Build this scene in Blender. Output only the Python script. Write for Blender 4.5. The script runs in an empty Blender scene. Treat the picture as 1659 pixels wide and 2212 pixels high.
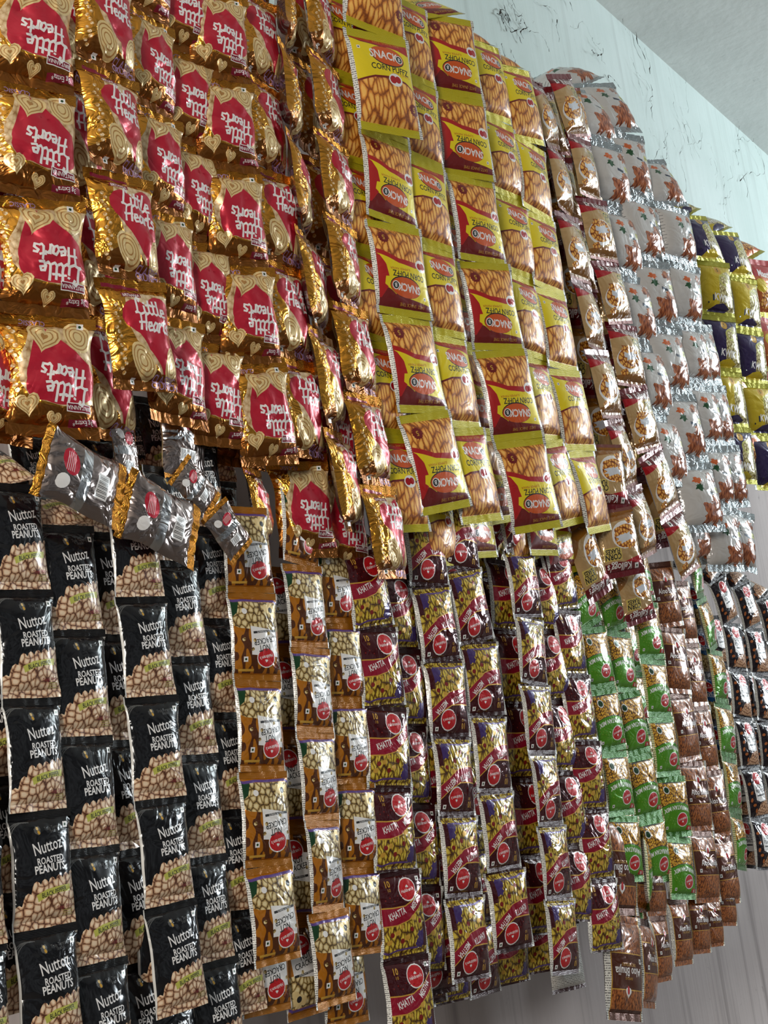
import bpy, math, random
import numpy as np
from mathutils import Vector, Matrix
from mathutils.geometry import delaunay_2d_cdt
R = math.radians
scene = bpy.context.scene
COL = scene.collection
# ------------------------------------------------------------------ camera
W_PX, H_PX, F_PX = 1659.0, 2212.0, 2800.0
CX, CY = W_PX / 2, H_PX / 2
EYE = Vector((0, 0, 1.45))
def _axes(vx=2860, vy=1420, roll=7.3):
    d = np.array([vx - CX, -(vy - CY), -F_PX]); d /= np.linalg.norm(d)
    r = math.radians(roll)
    e = np.array([-math.sin(r), math.cos(r), 0.0])
    u = e + np.array([0, 0, -(e @ d) / d[2]]); u /= np.linalg.norm(u)
    return np.array([d, np.cross(u, d), u])
AX = _axes()
cd = bpy.data.cameras.new('camera'); cam = bpy.data.objects.new('camera', cd); COL.objects.link(cam)
cd.sensor_fit = 'VERTICAL'; cd.sensor_height = 36.0; cd.lens = 36.0 * F_PX / H_PX
cd.clip_start = 0.05; cd.clip_end = 200
cam.matrix_world = Matrix.Translation(EYE) @ Matrix(AX.tolist()).to_4x4()
scene.camera = cam
# ------------------------------------------------------------------ view
scene.view_settings.view_transform = 'Standard'
scene.view_settings.look = 'None'
scene.view_settings.exposure = 0.0
scene.view_settings.gamma = 1.0
scene.view_settings.use_curve_mapping = False
# ------------------------------------------------------------------ daylight outside the open shop front
wd = bpy.data.worlds.new('world'); scene.world = wd; wd.use_nodes = True
nt = wd.node_tree; nt.nodes.clear()
out = nt.nodes.new('ShaderNodeOutputWorld'); bg = nt.nodes.new('ShaderNodeBackground')
tc = nt.nodes.new('ShaderNodeTexCoord'); mp = nt.nodes.new('ShaderNodeMapping')
mp.inputs['Scale'].default_value = (1, 1, 0.7)
nz = nt.nodes.new('ShaderNodeTexNoise'); nz.inputs['Scale'].default_value = 7; nz.inputs['Detail'].default_value = 6
rp = nt.nodes.new('ShaderNodeValToRGB')
rp.color_ramp.elements[0].position = .42; rp.color_ramp.elements[0].color = (.05, .055, .05, 1)
rp.color_ramp.elements[1].position = .62; rp.color_ramp.elements[1].color = (1.2, 1.3, 1.35, 1)
nt.links.new(tc.outputs['Generated'], mp.inputs[0]); nt.links.new(mp.outputs[0], nz.inputs['Vector'])
nt.links.new(nz.outputs['Fac'], rp.inputs[0]); nt.links.new(rp.outputs[0], bg.inputs[0])
nt.links.new(bg.outputs[0], out.inputs[0])
bg.inputs[1].default_value = 0.26
def area(name, loc, target, sx, sy, power, color):
    l = bpy.data.lights.new(name, 'AREA'); l.shape = 'RECTANGLE'; l.size = sx; l.size_y = sy
    l.energy = power; l.color = color
    o = bpy.data.objects.new(name, l); COL.objects.link(o); o.location = loc
    o.rotation_euler = (Vector(target) - Vector(loc)).to_track_quat('-Z', 'Y').to_euler()
    return o
area('daylight_front_left', (-2.4, -.5, 2.5), (1.8, 1.3, 1.6), .7, 1.2, 115, (1, .94, .84))
area('daylight_far_right', (9.0, -3.4, 2.4), (3.0, 1.3, 2.0), 1.5, 1.6, 185, (.86, .95, 1))
area('daylight_upper_right', (6.8, -1.0, 3.55), (4.4, 1.4, 3.0), 1.2, 1.2, 62, (.85, .97, 1))

# ------------------------------------------------------------------ materials
def rgb(r, g, b): return (r, g, b, 1)
def srgb(r, g, b):
    f = lambda c: ((c/255)/12.92 if c/255 <= .04045 else (((c/255)+.055)/1.055)**2.4)
    return (f(r), f(g), f(b), 1)
class NT:
    def __init__(s, m): s.t = m.node_tree
    def n(s, typ, **kw):
        n = s.t.nodes.new(typ)
        for k, v in kw.items():
            if k in n.inputs.keys(): n.inputs[k].default_value = v
            else: setattr(n, k, v)
        return n
    def l(s, a, b): s.t.links.new(a, b)
    def math(s, op, a, b=None):
        m = s.n('ShaderNodeMath', operation=op)
        for i, v in enumerate((a, b)):
            if v is None: continue
            if isinstance(v, (int, float)): m.inputs[i].default_value = v
            else: s.l(v, m.inputs[i])
        return m.outputs[0]
MATS = {}
def film(name, col, metal=.25, rough=.3, wrinkle=.5, art=None, coat=.35, crimp=False, spec=.5, ws=None):
    """printed plastic or foil film; wrinkles come from the object's own random number and the flat print coordinates"""
    m = bpy.data.materials.new(name); m.use_nodes = True; MATS[name] = m
    t = NT(m); b = m.node_tree.nodes['Principled BSDF']
    b.inputs['Base Color'].default_value = col; b.inputs['Metallic'].default_value = metal
    b.inputs['Roughness'].default_value = rough; b.inputs['Coat Weight'].default_value = coat
    b.inputs['Coat Roughness'].default_value = .12; b.inputs['Specular IOR Level'].default_value = spec
    uv = t.n('ShaderNodeTexCoord'); oi = t.n('ShaderNodeObjectInfo')
    cb = t.n('ShaderNodeCombineXYZ'); t.l(t.math('MULTIPLY', oi.outputs['Random'], 7.3), cb.inputs[2])
    ad = t.n('ShaderNodeVectorMath', operation='ADD'); t.l(uv.outputs['UV'], ad.inputs[0]); t.l(cb.outputs[0], ad.inputs[1])
    # coarse facets, as crumpled film has
    v = t.n('ShaderNodeTexNoise'); v.inputs['Scale'].default_value = ws or (40 if metal > .8 else 19); v.inputs['Detail'].default_value = 2.5
    v.inputs['Distortion'].default_value = 1.2
    t.l(ad.outputs[0], v.inputs['Vector'])
    rdg = t.math('ABSOLUTE', t.math('SUBTRACT', v.outputs['Fac'], .5))
    bp = t.n('ShaderNodeBump', Strength=wrinkle*(1 if metal > .8 else .8)); bp.inputs['Distance'].default_value = .012
    t.l(rdg, bp.inputs['Height'])
    last = bp.outputs[0]
    if crimp:
        sp = t.n('ShaderNodeSeparateXYZ'); t.l(uv.outputs['UV'], sp.inputs[0])
        s = t.math('SINE', t.math('MULTIPLY', sp.outputs[1], 3600))
        b2 = t.n('ShaderNodeBump', Strength=.55); b2.inputs['Distance'].default_value = .0006
        t.l(s, b2.inputs['Height']); t.l(last, b2.inputs['Normal']); last = b2.outputs[0]
    t.l(last, b.inputs['Normal']); t.l(last, b.inputs['Coat Normal'])
    if art: art(t, b, uv)
    return m
def cells(scale, stretch, rot, stops, noise=.15, rnd=1.0, feature='F1', dist=.0):
    def f(t, b, uv):
        mp = t.n('ShaderNodeMapping'); mp.inputs['Scale'].default_value = (scale, scale*stretch, 1); mp.inputs['Rotation'].default_value = (0, 0, rot)
        n = t.n('ShaderNodeTexNoise'); n.inputs['Scale'].default_value = scale*.6
        t.l(uv.outputs['UV'], n.inputs['Vector'])
        sc = t.n('ShaderNodeVectorMath', operation='SCALE'); t.l(n.outputs['Color'], sc.inputs[0]); sc.inputs['Scale'].default_value = dist/scale
        a = t.n('ShaderNodeVectorMath', operation='ADD'); t.l(uv.outputs['UV'], a.inputs[0]); t.l(sc.outputs[0], a.inputs[1])
        t.l(a.outputs[0], mp.inputs[0])
        v = t.n('ShaderNodeTexVoronoi', voronoi_dimensions='2D', feature=feature); v.inputs['Scale'].default_value = 1; v.inputs['Randomness'].default_value = rnd
        t.l(mp.outputs[0], v.inputs['Vector'])
        vn = t.n('ShaderNodeTexNoise'); vn.inputs['Scale'].default_value = scale*3; t.l(uv.outputs['UV'], vn.inputs['Vector'])
        sp = t.n('ShaderNodeSeparateXYZ'); t.l(v.outputs['Color'], sp.inputs[0])
        x = t.math('ADD', v.outputs['Distance'], t.math('MULTIPLY', t.math('SUBTRACT', vn.outputs['Fac'], .5), noise))
        x = t.math('ADD', x, t.math('MULTIPLY', t.math('SUBTRACT', sp.outputs[0], .5), noise*1.4))
        r = t.n('ShaderNodeValToRGB'); el = r.color_ramp.elements
        el[0].position, el[0].color = stops[0]; el[1].position, el[1].color = stops[-1]
        for p, c in stops[1:-1]:
            e = el.new(p); e.color = c
        t.l(x, r.inputs[0]); t.l(r.outputs[0], b.inputs['Base Color'])
    return f
def pieces(scale, stretch, rot, light, mid, dark, dist=.3, edge=.07, vary=.25):
    def f(t, b, uv):
        mp = t.n('ShaderNodeMapping'); mp.inputs['Scale'].default_value = (scale, scale*stretch, 1); mp.inputs['Rotation'].default_value = (0, 0, rot)
        n = t.n('ShaderNodeTexNoise'); n.inputs['Scale'].default_value = scale*.55; t.l(uv.outputs['UV'], n.inputs['Vector'])
        sc = t.n('ShaderNodeVectorMath', operation='SCALE'); t.l(n.outputs['Color'], sc.inputs[0]); sc.inputs['Scale'].default_value = dist*2/scale
        a = t.n('ShaderNodeVectorMath', operation='ADD'); t.l(uv.outputs['UV'], a.inputs[0]); t.l(sc.outputs[0], a.inputs[1]); t.l(a.outputs[0], mp.inputs[0])
        e = t.n('ShaderNodeTexVoronoi', voronoi_dimensions='2D', feature='DISTANCE_TO_EDGE'); e.inputs['Scale'].default_value = 1; t.l(mp.outputs[0], e.inputs['Vector'])
        c = t.n('ShaderNodeTexVoronoi', voronoi_dimensions='2D', feature='F1'); c.inputs['Scale'].default_value = 1; t.l(mp.outputs[0], c.inputs['Vector'])
        sp = t.n('ShaderNodeSeparateXYZ'); t.l(c.outputs['Color'], sp.inputs[0])
        vn = t.n('ShaderNodeTexNoise'); vn.inputs['Scale'].default_value = scale*3.5; t.l(uv.outputs['UV'], vn.inputs['Vector'])
        x = t.math('MULTIPLY', e.outputs['Distance'], t.math('ADD', t.math('MULTIPLY', sp.outputs[0], vary*2), 1-vary))
        x = t.math('MULTIPLY', x, t.math('MAXIMUM', t.math('SUBTRACT', 1.75, t.math('MULTIPLY', c.outputs['Distance'], 2.1)), 0.0))
        x = t.math('ADD', x, t.math('MULTIPLY', t.math('SUBTRACT', vn.outputs['Fac'], .5), .12))
        r = t.n('ShaderNodeValToRGB'); el = r.color_ramp.elements
        el[0].position, el[0].color = 0, dark; el[1].position, el[1].color = .34, light; q = el.new(edge); q.color = mid
        t.l(x, r.inputs[0]); t.l(r.outputs[0], b.inputs['Base Color'])
    return f
def printlines(ground, ink, period=.0042, cols=3.0):
    def f(t, b, uv):
        sp = t.n('ShaderNodeSeparateXYZ'); t.l(uv.outputs['UV'], sp.inputs[0])
        a = t.math('GREATER_THAN', t.math('SINE', t.math('MULTIPLY', sp.outputs[1], 6.283/period)), .15)
        n = t.n('ShaderNodeTexNoise'); n.inputs['Scale'].default_value = 1
        mp = t.n('ShaderNodeMapping'); mp.inputs['Scale'].default_value = (900, 240, 1); t.l(uv.outputs['UV'], mp.inputs[0]); t.l(mp.outputs[0], n.inputs['Vector'])
        c = t.math('MULTIPLY', a, t.math('GREATER_THAN', n.outputs['Fac'], .47))
        mx = t.n('ShaderNodeMix', data_type='RGBA'); t.l(c, mx.inputs[0]); mx.inputs[6].default_value = ground; mx.inputs[7].default_value = ink
        t.l(mx.outputs[2], b.inputs['Base Color'])
    return f
def stripes(c1, c2, c3):
    def f(t, b, uv):
        n = t.n('ShaderNodeTexNoise'); n.inputs['Scale'].default_value = 1; n.inputs['Detail'].default_value = 0
        mp = t.n('ShaderNodeMapping'); mp.inputs['Scale'].default_value = (95, 38, 1); t.l(uv.outputs['UV'], mp.inputs[0]); t.l(mp.outputs[0], n.inputs['Vector'])
        r = t.n('ShaderNodeValToRGB'); r.color_ramp.interpolation = 'CONSTANT'; el = r.color_ramp.elements
        el[0].position = 0; el[0].color = c1; el[1].position = .5; el[1].color = c2
        t.l(n.outputs['Fac'], r.inputs[0]); t.l(r.outputs[0], b.inputs['Base Color'])
    return f
WHITE = srgb(225, 222, 215)
# gold foil biscuit packets
film('gold_foil', (.80, .35, .042, 1), 1.0, .24, .75, coat=.2)
film('gold_crimp', (.74, .31, .038, 1), 1.0, .26, .6, coat=.1, crimp=True)
film('brown_foil', (.30, .10, .015, 1), .9, .28, .6, coat=.2)
film('heart_red', (.50, .012, .035, 1), .35, .33, .4)
film('dark_red', (.24, .008, .03, 1), .4, .35, .4)
film('cream_print', (.62, .42, .22, 1), .3, .35, .4, art=cells(160, .8, .4, [(0, (.78, .60, .38, 1)), (.5, (.62, .42, .22, 1)), (.9, (.34, .17, .06, 1))], .3))
film('cookie_light', (.74, .55, .26, 1), .3, .35, .4)
film('cookie_ring', (.42, .21, .06, 1), .3, .35, .4)
film('white_print', (.80, .77, .76, 1), .15, .35, .35)
film('lilac_print', (.36, .22, .42, 1), .3, .35, .4)
film('puffed_corn', (.72, .55, .35, 1), .3, .35, .4, art=cells(300, 1, 0, [(0, (.95, .85, .65, 1)), (.45, (.6, .35, .12, 1)), (.8, (.45, .2, .04, 1))]))
film('silver_foil', (.62, .61, .62, 1), 1.0, .2, .8, coat=.1, ws=20)
film('brown_silver', (.36, .29, .27, 1), .95, .18, .95, coat=.1, ws=17)
# yellow corn puff packets
film('yellow_film', srgb(230, 206, 16), .12, .36, .32)
film('yellow_crimp', srgb(206, 192, 36), .3, .34, .4, crimp=True)
film('snack_red', srgb(172, 24, 24), .12, .36, .3)
film('snack_maroon', srgb(112, 18, 16), .12, .36, .3)
film('snack_orange', srgb(205, 84, 20), .12, .36, .3)
film('puffs', srgb(200, 130, 40), .1, .4, .3, art=pieces(125, .36, .3, srgb(246, 188, 96), srgb(220, 138, 52), srgb(134, 66, 18), .25, .1))
film('ink', (.012, .010, .010, 1), .05, .4, .3)
film('gold_ink', srgb(206, 158, 60), .3, .35, .3)
film('side_white', srgb(222, 220, 214), .05, .4, .35, art=printlines(srgb(222, 220, 214), srgb(96, 92, 92), .0032))
film('edge_white', srgb(206, 204, 200), .05, .35, .4)
film('back_print', srgb(196, 192, 186), .1, .4, .35, art=printlines(srgb(196, 192, 186), srgb(74, 66, 62), .0035))
# black peanut packets
film('black_film', (.008, .008, .010, 1), .25, .17, .6, coat=.3)
film('black_crimp', (.010, .010, .012, 1), .35, .2, .5, crimp=True, coat=.3)
film('peanuts', srgb(200, 160, 120), .1, .32, .45, coat=.5, art=pieces(120, .85, .3, srgb(240, 214, 184), srgb(206, 162, 126), srgb(88, 44, 24), .3, .09))
film('pepper_label', srgb(188, 186, 84), .1, .35, .4)
film('grey_print', (.10, .10, .10, 1), .3, .3, .4)
# amber nut cracker packets
film('amber_film', srgb(178, 108, 16), .35, .22, .55, coat=.5)
film('amber_crimp', srgb(180, 112, 20), .4, .26, .4, crimp=True, coat=.5)
film('amber_stripe', srgb(176, 106, 14), .35, .22, .55, coat=.5, art=stripes(srgb(88, 44, 12), srgb(184, 112, 16), 0))
film('coated_nuts', srgb(170, 140, 80), .1, .25, .5, coat=.5, art=pieces(115, .8, .6, srgb(222, 204, 156), srgb(172, 142, 84), srgb(66, 44, 14), .4, .09))
film('purple_band', srgb(92, 62, 132), .2, .3, .4)
film('dark_green', srgb(18, 60, 28), .2, .3, .4)
film('badge_red', srgb(190, 22, 30), .15, .28, .4, coat=.5)
# maroon sweet-and-sour mix packets
film('maroon_film', srgb(70, 12, 20), .35, .16, .6, coat=.6)
film('maroon_crimp', srgb(56, 14, 20), .4, .2, .5, crimp=True, coat=.6)
film('crimson_band', srgb(150, 16, 44), .25, .2, .5, coat=.6)
film('fried_mix', srgb(170, 140, 30), .1, .2, .55, coat=.6, art=pieces(150, .42, .7, srgb(216, 190, 72), srgb(160, 128, 30), srgb(62, 28, 12), .6, .11))
film('purple_print', srgb(66, 44, 104), .2, .25, .5, coat=.5)
film('cherry_print', srgb(130, 30, 26), .2, .25, .5, coat=.5)
# green mix packets
film('green_film', srgb(82, 150, 22), .25, .22, .5, coat=.5)
film('green_crimp', srgb(56, 118, 26), .4, .25, .5, crimp=True, coat=.5)
film('navratan', srgb(190, 140, 30), .1, .25, .5, coat=.5, art=pieces(220, .6, .5, srgb(246, 196, 66), srgb(200, 130, 28), srgb(50, 44, 12), .8, .13, .5))
film('cream_side', srgb(210, 206, 160), .05, .4, .35, art=printlines(srgb(214, 208, 160), srgb(90, 110, 40), .005))
# brown potato noodle packets
film('choc_film', srgb(92, 44, 26), .4, .22, .55, coat=.5)
film('choc_crimp', srgb(110, 66, 50), .5, .22, .5, crimp=True, coat=.5)
film('bhujia', srgb(150, 88, 44), .1, .3, .5, coat=.4, art=cells(420, .5, .8, [(0, srgb(190, 118, 62)), (.4, srgb(160, 88, 38)), (.65, srgb(110, 54, 22)), (.85, srgb(60, 26, 10))], .4, 1, dist=1))
# salted peanut packets
film('plum_film', srgb(30, 12, 20), .35, .16, .55, coat=.6)
film('plum_crimp', srgb(34, 16, 24), .4, .2, .5, crimp=True, coat=.6)
film('salted_nuts', srgb(190, 130, 90), .1, .25, .5, coat=.5, art=pieces(150, .85, .3, srgb(234, 190, 152), srgb(196, 138, 98), srgb(80, 36, 20), .3, .09))
film('almond', srgb(176, 96, 40), .1, .25, .4)
# corn flakes
film('clear_cream', srgb(196, 160, 110), .3, .14, .6, coat=.7)
film('brand_red', srgb(176, 14, 26), .2, .18, .5, coat=.6)
film('brand_maroon', srgb(110, 16, 26), .25, .2, .5, coat=.6)
film('clear_crimp', srgb(150, 90, 84), .45, .2, .6, crimp=True, coat=.6)
film('flakes', srgb(200, 130, 40), .1, .18, .55, coat=.7, art=pieces(130, .85, .3, srgb(246, 188, 92), srgb(206, 120, 34), srgb(100, 46, 14), .5, .1))
film('milk', srgb(214, 216, 224), .1, .16, .5, coat=.7)
film('label_yellow', srgb(206, 182, 96), .1, .22, .5, coat=.6)
film('amber_bran', srgb(150, 96, 30), .2, .18, .6, coat=.7)
# white noodle packets
film('white_film', srgb(206, 202, 200), .12, .17, .55, coat=.7)
film('white_crimp', srgb(196, 204, 208), .85, .16, .7, crimp=True, coat=.6)
film('noodles', srgb(150, 84, 50), .1, .2, .5, coat=.6, art=cells(230, .3, .9, [(0, srgb(206, 130, 86)), (.4, srgb(170, 92, 52)), (.7, srgb(110, 50, 26))], .3, 1, dist=1))
film('herb', srgb(22, 74, 34), .1, .3, .5)
film('navy', srgb(30, 40, 66), .1, .3, .5)
film('carrot', srgb(206, 96, 34), .1, .3, .5)
film('olive_box', srgb(188, 184, 84), .1, .3, .5)
# crisps far right
film('crisp_yellow', srgb(206, 178, 22), .25, .2, .5, coat=.6)
film('crisp_crimp', srgb(206, 200, 70), .6, .2, .6, crimp=True, coat=.6)
film('crisp_purple', srgb(44, 22, 76), .25, .2, .5, coat=.6)
film('crisps', srgb(190, 180, 120), .1, .18, .5, coat=.7, art=pieces(140, .8, .3, srgb(232, 222, 170), srgb(186, 170, 104), srgb(110, 90, 40), .4, .08))
film('orange_film', srgb(190, 92, 22), .25, .2, .5, coat=.6)
film('blue_film', srgb(30, 92, 160), .25, .2, .5, coat=.6)
film('seal_grey', srgb(150, 150, 156), .8, .2, .7, crimp=True)

# ------------------------------------------------------------------ flat print art, metres from the packet's centre
_tc = {}
def text_tris(s, bold):
    k = (s, bold)
    if k not in _tc:
        c = bpy.data.curves.new('t', 'FONT'); c.body = s; c.size = 1; c.resolution_u = 2; c.offset = bold
        c.align_x = 'CENTER'; c.align_y = 'CENTER'
        o = bpy.data.objects.new('t', c); COL.objects.link(o)
        dg = bpy.context.evaluated_depsgraph_get(); me = o.evaluated_get(dg).to_mesh(); me.calc_loop_triangles()
        vs = [(v.co.x, v.co.y) for v in me.vertices]
        _tc[k] = (vs, [tuple(t.vertices) for t in me.loop_triangles])
        bpy.data.objects.remove(o); bpy.data.curves.remove(c)
    return _tc[k]
class Art:
    def __init__(s, w, h): s.w, s.h, s.shapes = w, h, []      # shapes: (material, [polygons])
    def X(s, p): return (p[0]*s.w, p[1]*s.h)                  # fractions of the packet -> metres
    def poly(s, mat, pts): s.shapes.append((mat, [[s.X(p) for p in pts]])); return s
    def rect(s, mat, x0, y0, x1, y1): return s.poly(mat, [(x0, y0), (x1, y0), (x1, y1), (x0, y1)])
    def ell(s, mat, x, y, rx, ry, rot=0, n=20):
        rx *= s.w; ry *= s.w; c, d = math.cos(R(rot)), math.sin(R(rot)); ox, oy = x*s.w, y*s.h
        pts = []
        for i in range(n):
            a = 2*math.pi*i/n; px, py = rx*math.cos(a), ry*math.sin(a)
            pts.append((ox+px*c-py*d, oy+px*d+py*c))
        s.shapes.append((mat, [pts])); return s
    def blob(s, mat, x, y, rx, ry, seed, n=22, amp=.18):
        rd = random.Random(seed); ox, oy = x*s.w, y*s.h; pts = []
        for i in range(n):
            a = 2*math.pi*i/n; k = 1+rd.uniform(-amp, amp)
            pts.append((ox+rx*s.w*k*math.cos(a), oy+ry*s.w*k*math.sin(a)))
        s.shapes.append((mat, [pts])); return s
    def star(s, mat, x, y, r, n=14, dip=.85):
        ox, oy = x*s.w, y*s.h; pts = []
        for i in range(2*n):
            a = math.pi*i/n; k = 1 if i % 2 else dip
            pts.append((ox+r*s.w*k*math.cos(a), oy+r*s.w*k*math.sin(a)))
        s.shapes.append((mat, [pts])); return s
    def heart(s, mat, x, y, r, rot=0, fat=1.0, n=28):
        ox, oy = x*s.w, y*s.h; c, d = math.cos(R(rot)), math.sin(R(rot)); pts = []
        for i in range(n):
            a = 2*math.pi*i/n
            px = fat*math.sin(a)**3; py = (13*math.cos(a)-5*math.cos(2*a)-2*math.cos(3*a)-math.cos(4*a))/16
            px *= r*s.w; py *= r*s.w
            pts.append((ox+px*c-py*d, oy+px*d+py*c))
        s.shapes.append((mat, [pts])); return s
    def cookie(s, x, y, r, rot=0, fat=.9):
        for k, m in ((1, 'cookie_light'), (.84, 'cookie_ring'), (.74, 'cookie_light'), (.54, 'cookie_ring'), (.45, 'cookie_light'), (.22, 'cookie_ring')):
            s.heart(m, x, y, r*k, rot, fat, 20)
        return s
    def oval(s, x, y, rx, ry, rot=0):
        for k, m in ((1, 'cookie_light'), (.86, 'cookie_ring'), (.78, 'cookie_light'), (.62, 'cookie_ring'), (.54, 'cookie_light'), (.36, 'cookie_ring'), (.28, 'cookie_light')):
            s.ell(m, x, y, rx*k, ry*k, rot, 20)
        return s
    def band(s, mat, pts, th):
        P = [Vector(s.X(p)) for p in pts]; th *= s.h; up, lo = [], []
        for i, p in enumerate(P):
            t = (P[min(i+1, len(P)-1)]-P[max(i-1, 0)]).normalized(); n = Vector((-t.y, t.x))*th/2
            up.append(tuple(p+n)); lo.append(tuple(p-n))
        polys = [[up[i], up[i+1], lo[i+1], lo[i]] for i in range(len(P)-1)]
        s.shapes.append((mat, polys)); return s
    def text(s, mat, st, x, y, size, rot=0, wide=1.0, bold=.0, arc=0):
        vs, tr = text_tris(st, bold); z = size*s.w; c, d = math.cos(R(rot)), math.sin(R(rot)); ox, oy = x*s.w, y*s.h
        q = []
        for (a, b) in vs:
            a *= wide*z; b *= z
            if arc: b += arc*a*a/s.w
            q.append((ox+a*c-b*d, oy+a*d+b*c))
        s.shapes.append((mat, [[q[i] for i in t] for t in tr])); return s
    def strokes(s, mat, lines, x, y, size, th, rot=0):
        z = size*s.w; c, d = math.cos(R(rot)), math.sin(R(rot)); ox, oy = x*s.w, y*s.h; h = th*s.w/2; polys = []
        for ln in lines:
            q = [Vector((ox+(a*c-b*d)*z, oy+(a*d+b*c)*z)) for a, b in ln]
            for i in range(len(q)-1):
                t = (q[i+1]-q[i])
                if t.length < 1e-7: continue
                t.normalize(); n = Vector((-t.y, t.x))*h; e = t*h*.6
                polys.append([tuple(q[i]+n-e), tuple(q[i]-n-e), tuple(q[i+1]-n+e), tuple(q[i+1]+n+e)])
        s.shapes.append((mat, polys)); return s
GL = {
 'L': (.50, [[(.30, .80), (.36, .96), (.26, 1.04), (.17, .88), (.15, .45), (.12, .14), (.03, .05), (.16, .07), (.30, -.01), (.44, .07)]]),
 'i': (.20, [[(.02, .52), (.0, .12), (.10, .0), (.18, .08)], [(.03, .70), (.06, .76)]]),
 't': (.25, [[(.10, .92), (.04, .15), (.12, .0), (.22, .08)], [(-.06, .6), (.22, .66)]]),
 'l': (.22, [[(.10, 1.0), (.04, .15), (.12, .0), (.2, .08)]]),
 'e': (.34, [[(.03, .24), (.24, .34), (.20, .52), (.06, .50), (.0, .22), (.08, .02), (.28, .08)]]),
 'H': (.52, [[(.10, .96), (.04, .0)], [(.42, .98), (.36, .0)], [(-.04, .44), (.44, .52)]]),
 'a': (.38, [[(.28, .48), (.12, .54), (.0, .28), (.06, .02), (.22, .12), (.29, .5), (.26, .12), (.36, .0)]]),
 'r': (.30, [[(.04, .54), (.02, .0)], [(.03, .32), (.14, .52), (.26, .46)]]),
 's': (.28, [[(.24, .50), (.10, .54), (.04, .40), (.20, .22), (.16, .02), (.0, .06)]]),
}
def script(word):
    x = 0; L = []; sx = 1.38 if word == 'Little' else 1.25
    for ch in word:
        w, ls = GL[ch]; L += [[(px+x, py) for px, py in l] for l in ls]; x += w
    return [[((px-x/2)*sx, py) for px, py in l] for l in L]
def haldi(a, x, y, r=.17, rot=0, ry=None):
    a.ell('white_print', x, y, r*1.1, (ry or r*.8)*1.12, rot, 18); a.ell('badge_red', x, y, r, ry or r*.8, rot, 18)
    a.text('white_print', "Haldiram's", x, y-.01, r*.42, rot+8, .9, .012); a.heart('white_print', x, y+.035, r*.16, 180); return a
def veg(a, x, y, r=.035):
    s = r; k = a.w/a.h
    a.rect('white_print', x-s, y-s*k, x+s, y+s*k); a.ell('dark_green', x, y, s*.5, s*.5, 0, 8); return a
KIND = {}
def kind(key, w, h, base, seal, backm, sealh, thick, side=None, crumple=1.0, sealmat2=None):
    a = Art(w, h); KIND[key] = dict(w=w, h=h, base=base, seal=seal, back=backm, s=sealh, T=thick, art=a, side=side, cr=crumple)
    return a
def sides(a, mat, f=.045, edge=None):
    if edge: a.rect(edge, -.5, -.5, -.5+f*1.35, .5); a.rect(edge, .5-f*1.35, -.5, .5, .5)
    a.rect(mat, -.5, -.5, -.5+f, .5); a.rect(mat, .5-f, -.5, .5, .5)
# gold biscuit packet, two prints
for key, extra in (('LH', False), ('LX', True)):
    a = kind(key, .098, .14, 'gold_foil', 'gold_crimp', 'brown_silver', .013, .017, crumple=2.2)
    if extra:
        a.poly('brown_foil', [(-.5, .5), (.5, .5), (.5, .2), (.2, .25), (-.1, .28), (-.5, .2)])
        a.poly('cream_print', [(-.5, .22), (-.1, .27), (.25, .22), (.38, .1), (.40, -.08), (.30, -.2), (.22, -.36), (-.1, -.40), (-.5, -.40)])
        a.ell('heart_red', -.09, .035, .405, .32, 0, 30); a.poly('heart_red', [(-.49, .06), (-.44, -.1), (.06, -.36), (.2, -.26), (.30, -.02)])
        a.ell('heart_red', -.3, .11, .19, .17, 0, 18); a.ell('heart_red', .12, .11, .2, .18, 0, 18)
        a.oval(-.31, -.32, .16, .20, 25); a.cookie(.08, -.285, .20, 165, .95)
        a.cookie(.28, .26, .14, 190); a.cookie(.0, .36, .09, 170)
        a.poly('dark_red', [(-.5, .335), (-.16, .365), (-.16, .415), (-.5, .39)]); a.text('white_print', '3g Extra*', -.33, .375, .07, 4, .9, .01)
        a.rect('white_print', -.44, .235, -.14, .305); a.rect('dark_red', -.43, .242, -.15, .298); a.text('white_print', 'BRITANNIA', -.29, .268, .062, 0, .86, .01)
        veg(a, -.34, -.43); a.text('lilac_print', 'CLASSIC', .16, -.43, .08, 0, .95, .01)
        tx, ty = -.14, .09; dx = .42
    else:
        a.poly('brown_foil', [(-.5, -.5), (.5, -.5), (.5, -.3), (.1, -.34), (-.1, -.2), (-.3, -.28), (-.5, -.36)])
        a.poly('cream_print', [(.5, .36), (.1, .36), (-.2, .31), (-.26, .12), (-.14, -.08), (-.02, -.2), (.2, -.36), (.5, -.34)])
        a.heart('heart_red', .12, .11, .40, 10, 1.0); a.poly('heart_red', [(-.2, .08), (.24, -.36), (.36, -.36), (.48, .06), (.1, .2)])
        a.oval(-.08, -.255, .15, .25, 28); a.oval(.38, -.27, .12, .22, -14)
        a.poly('dark_red', [(-.42, .42), (.1, .385), (.1, .42), (-.42, .455)]); a.rect('dark_red', -.24, .315, .04, .355); a.text('white_print', 'BRITANNIA', -.1, .332, .055, 0, .86, .01)
        a.text('lilac_print', 'CLASSIC', .26, -.405, .11, -4, .9, .015); a.text('lilac_print', 'CRUNCH', .28, -.455, .11, -4, .9, .015)
        veg(a, -.2, -.42)
        tx, ty = .15, .15; dx = -.36
    for i in range(16):
        yy = .24-.04*i; a.ell('puffed_corn', dx+.03*math.sin(i*2.1), yy, .026, .026, 0, 8)
    a.strokes('white_print', script('Little'), tx-.01, ty, .215, .030, -3)
    a.strokes('white_print', script('Hearts'), tx+.03, ty-.145, .20, .029, -3)
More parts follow.
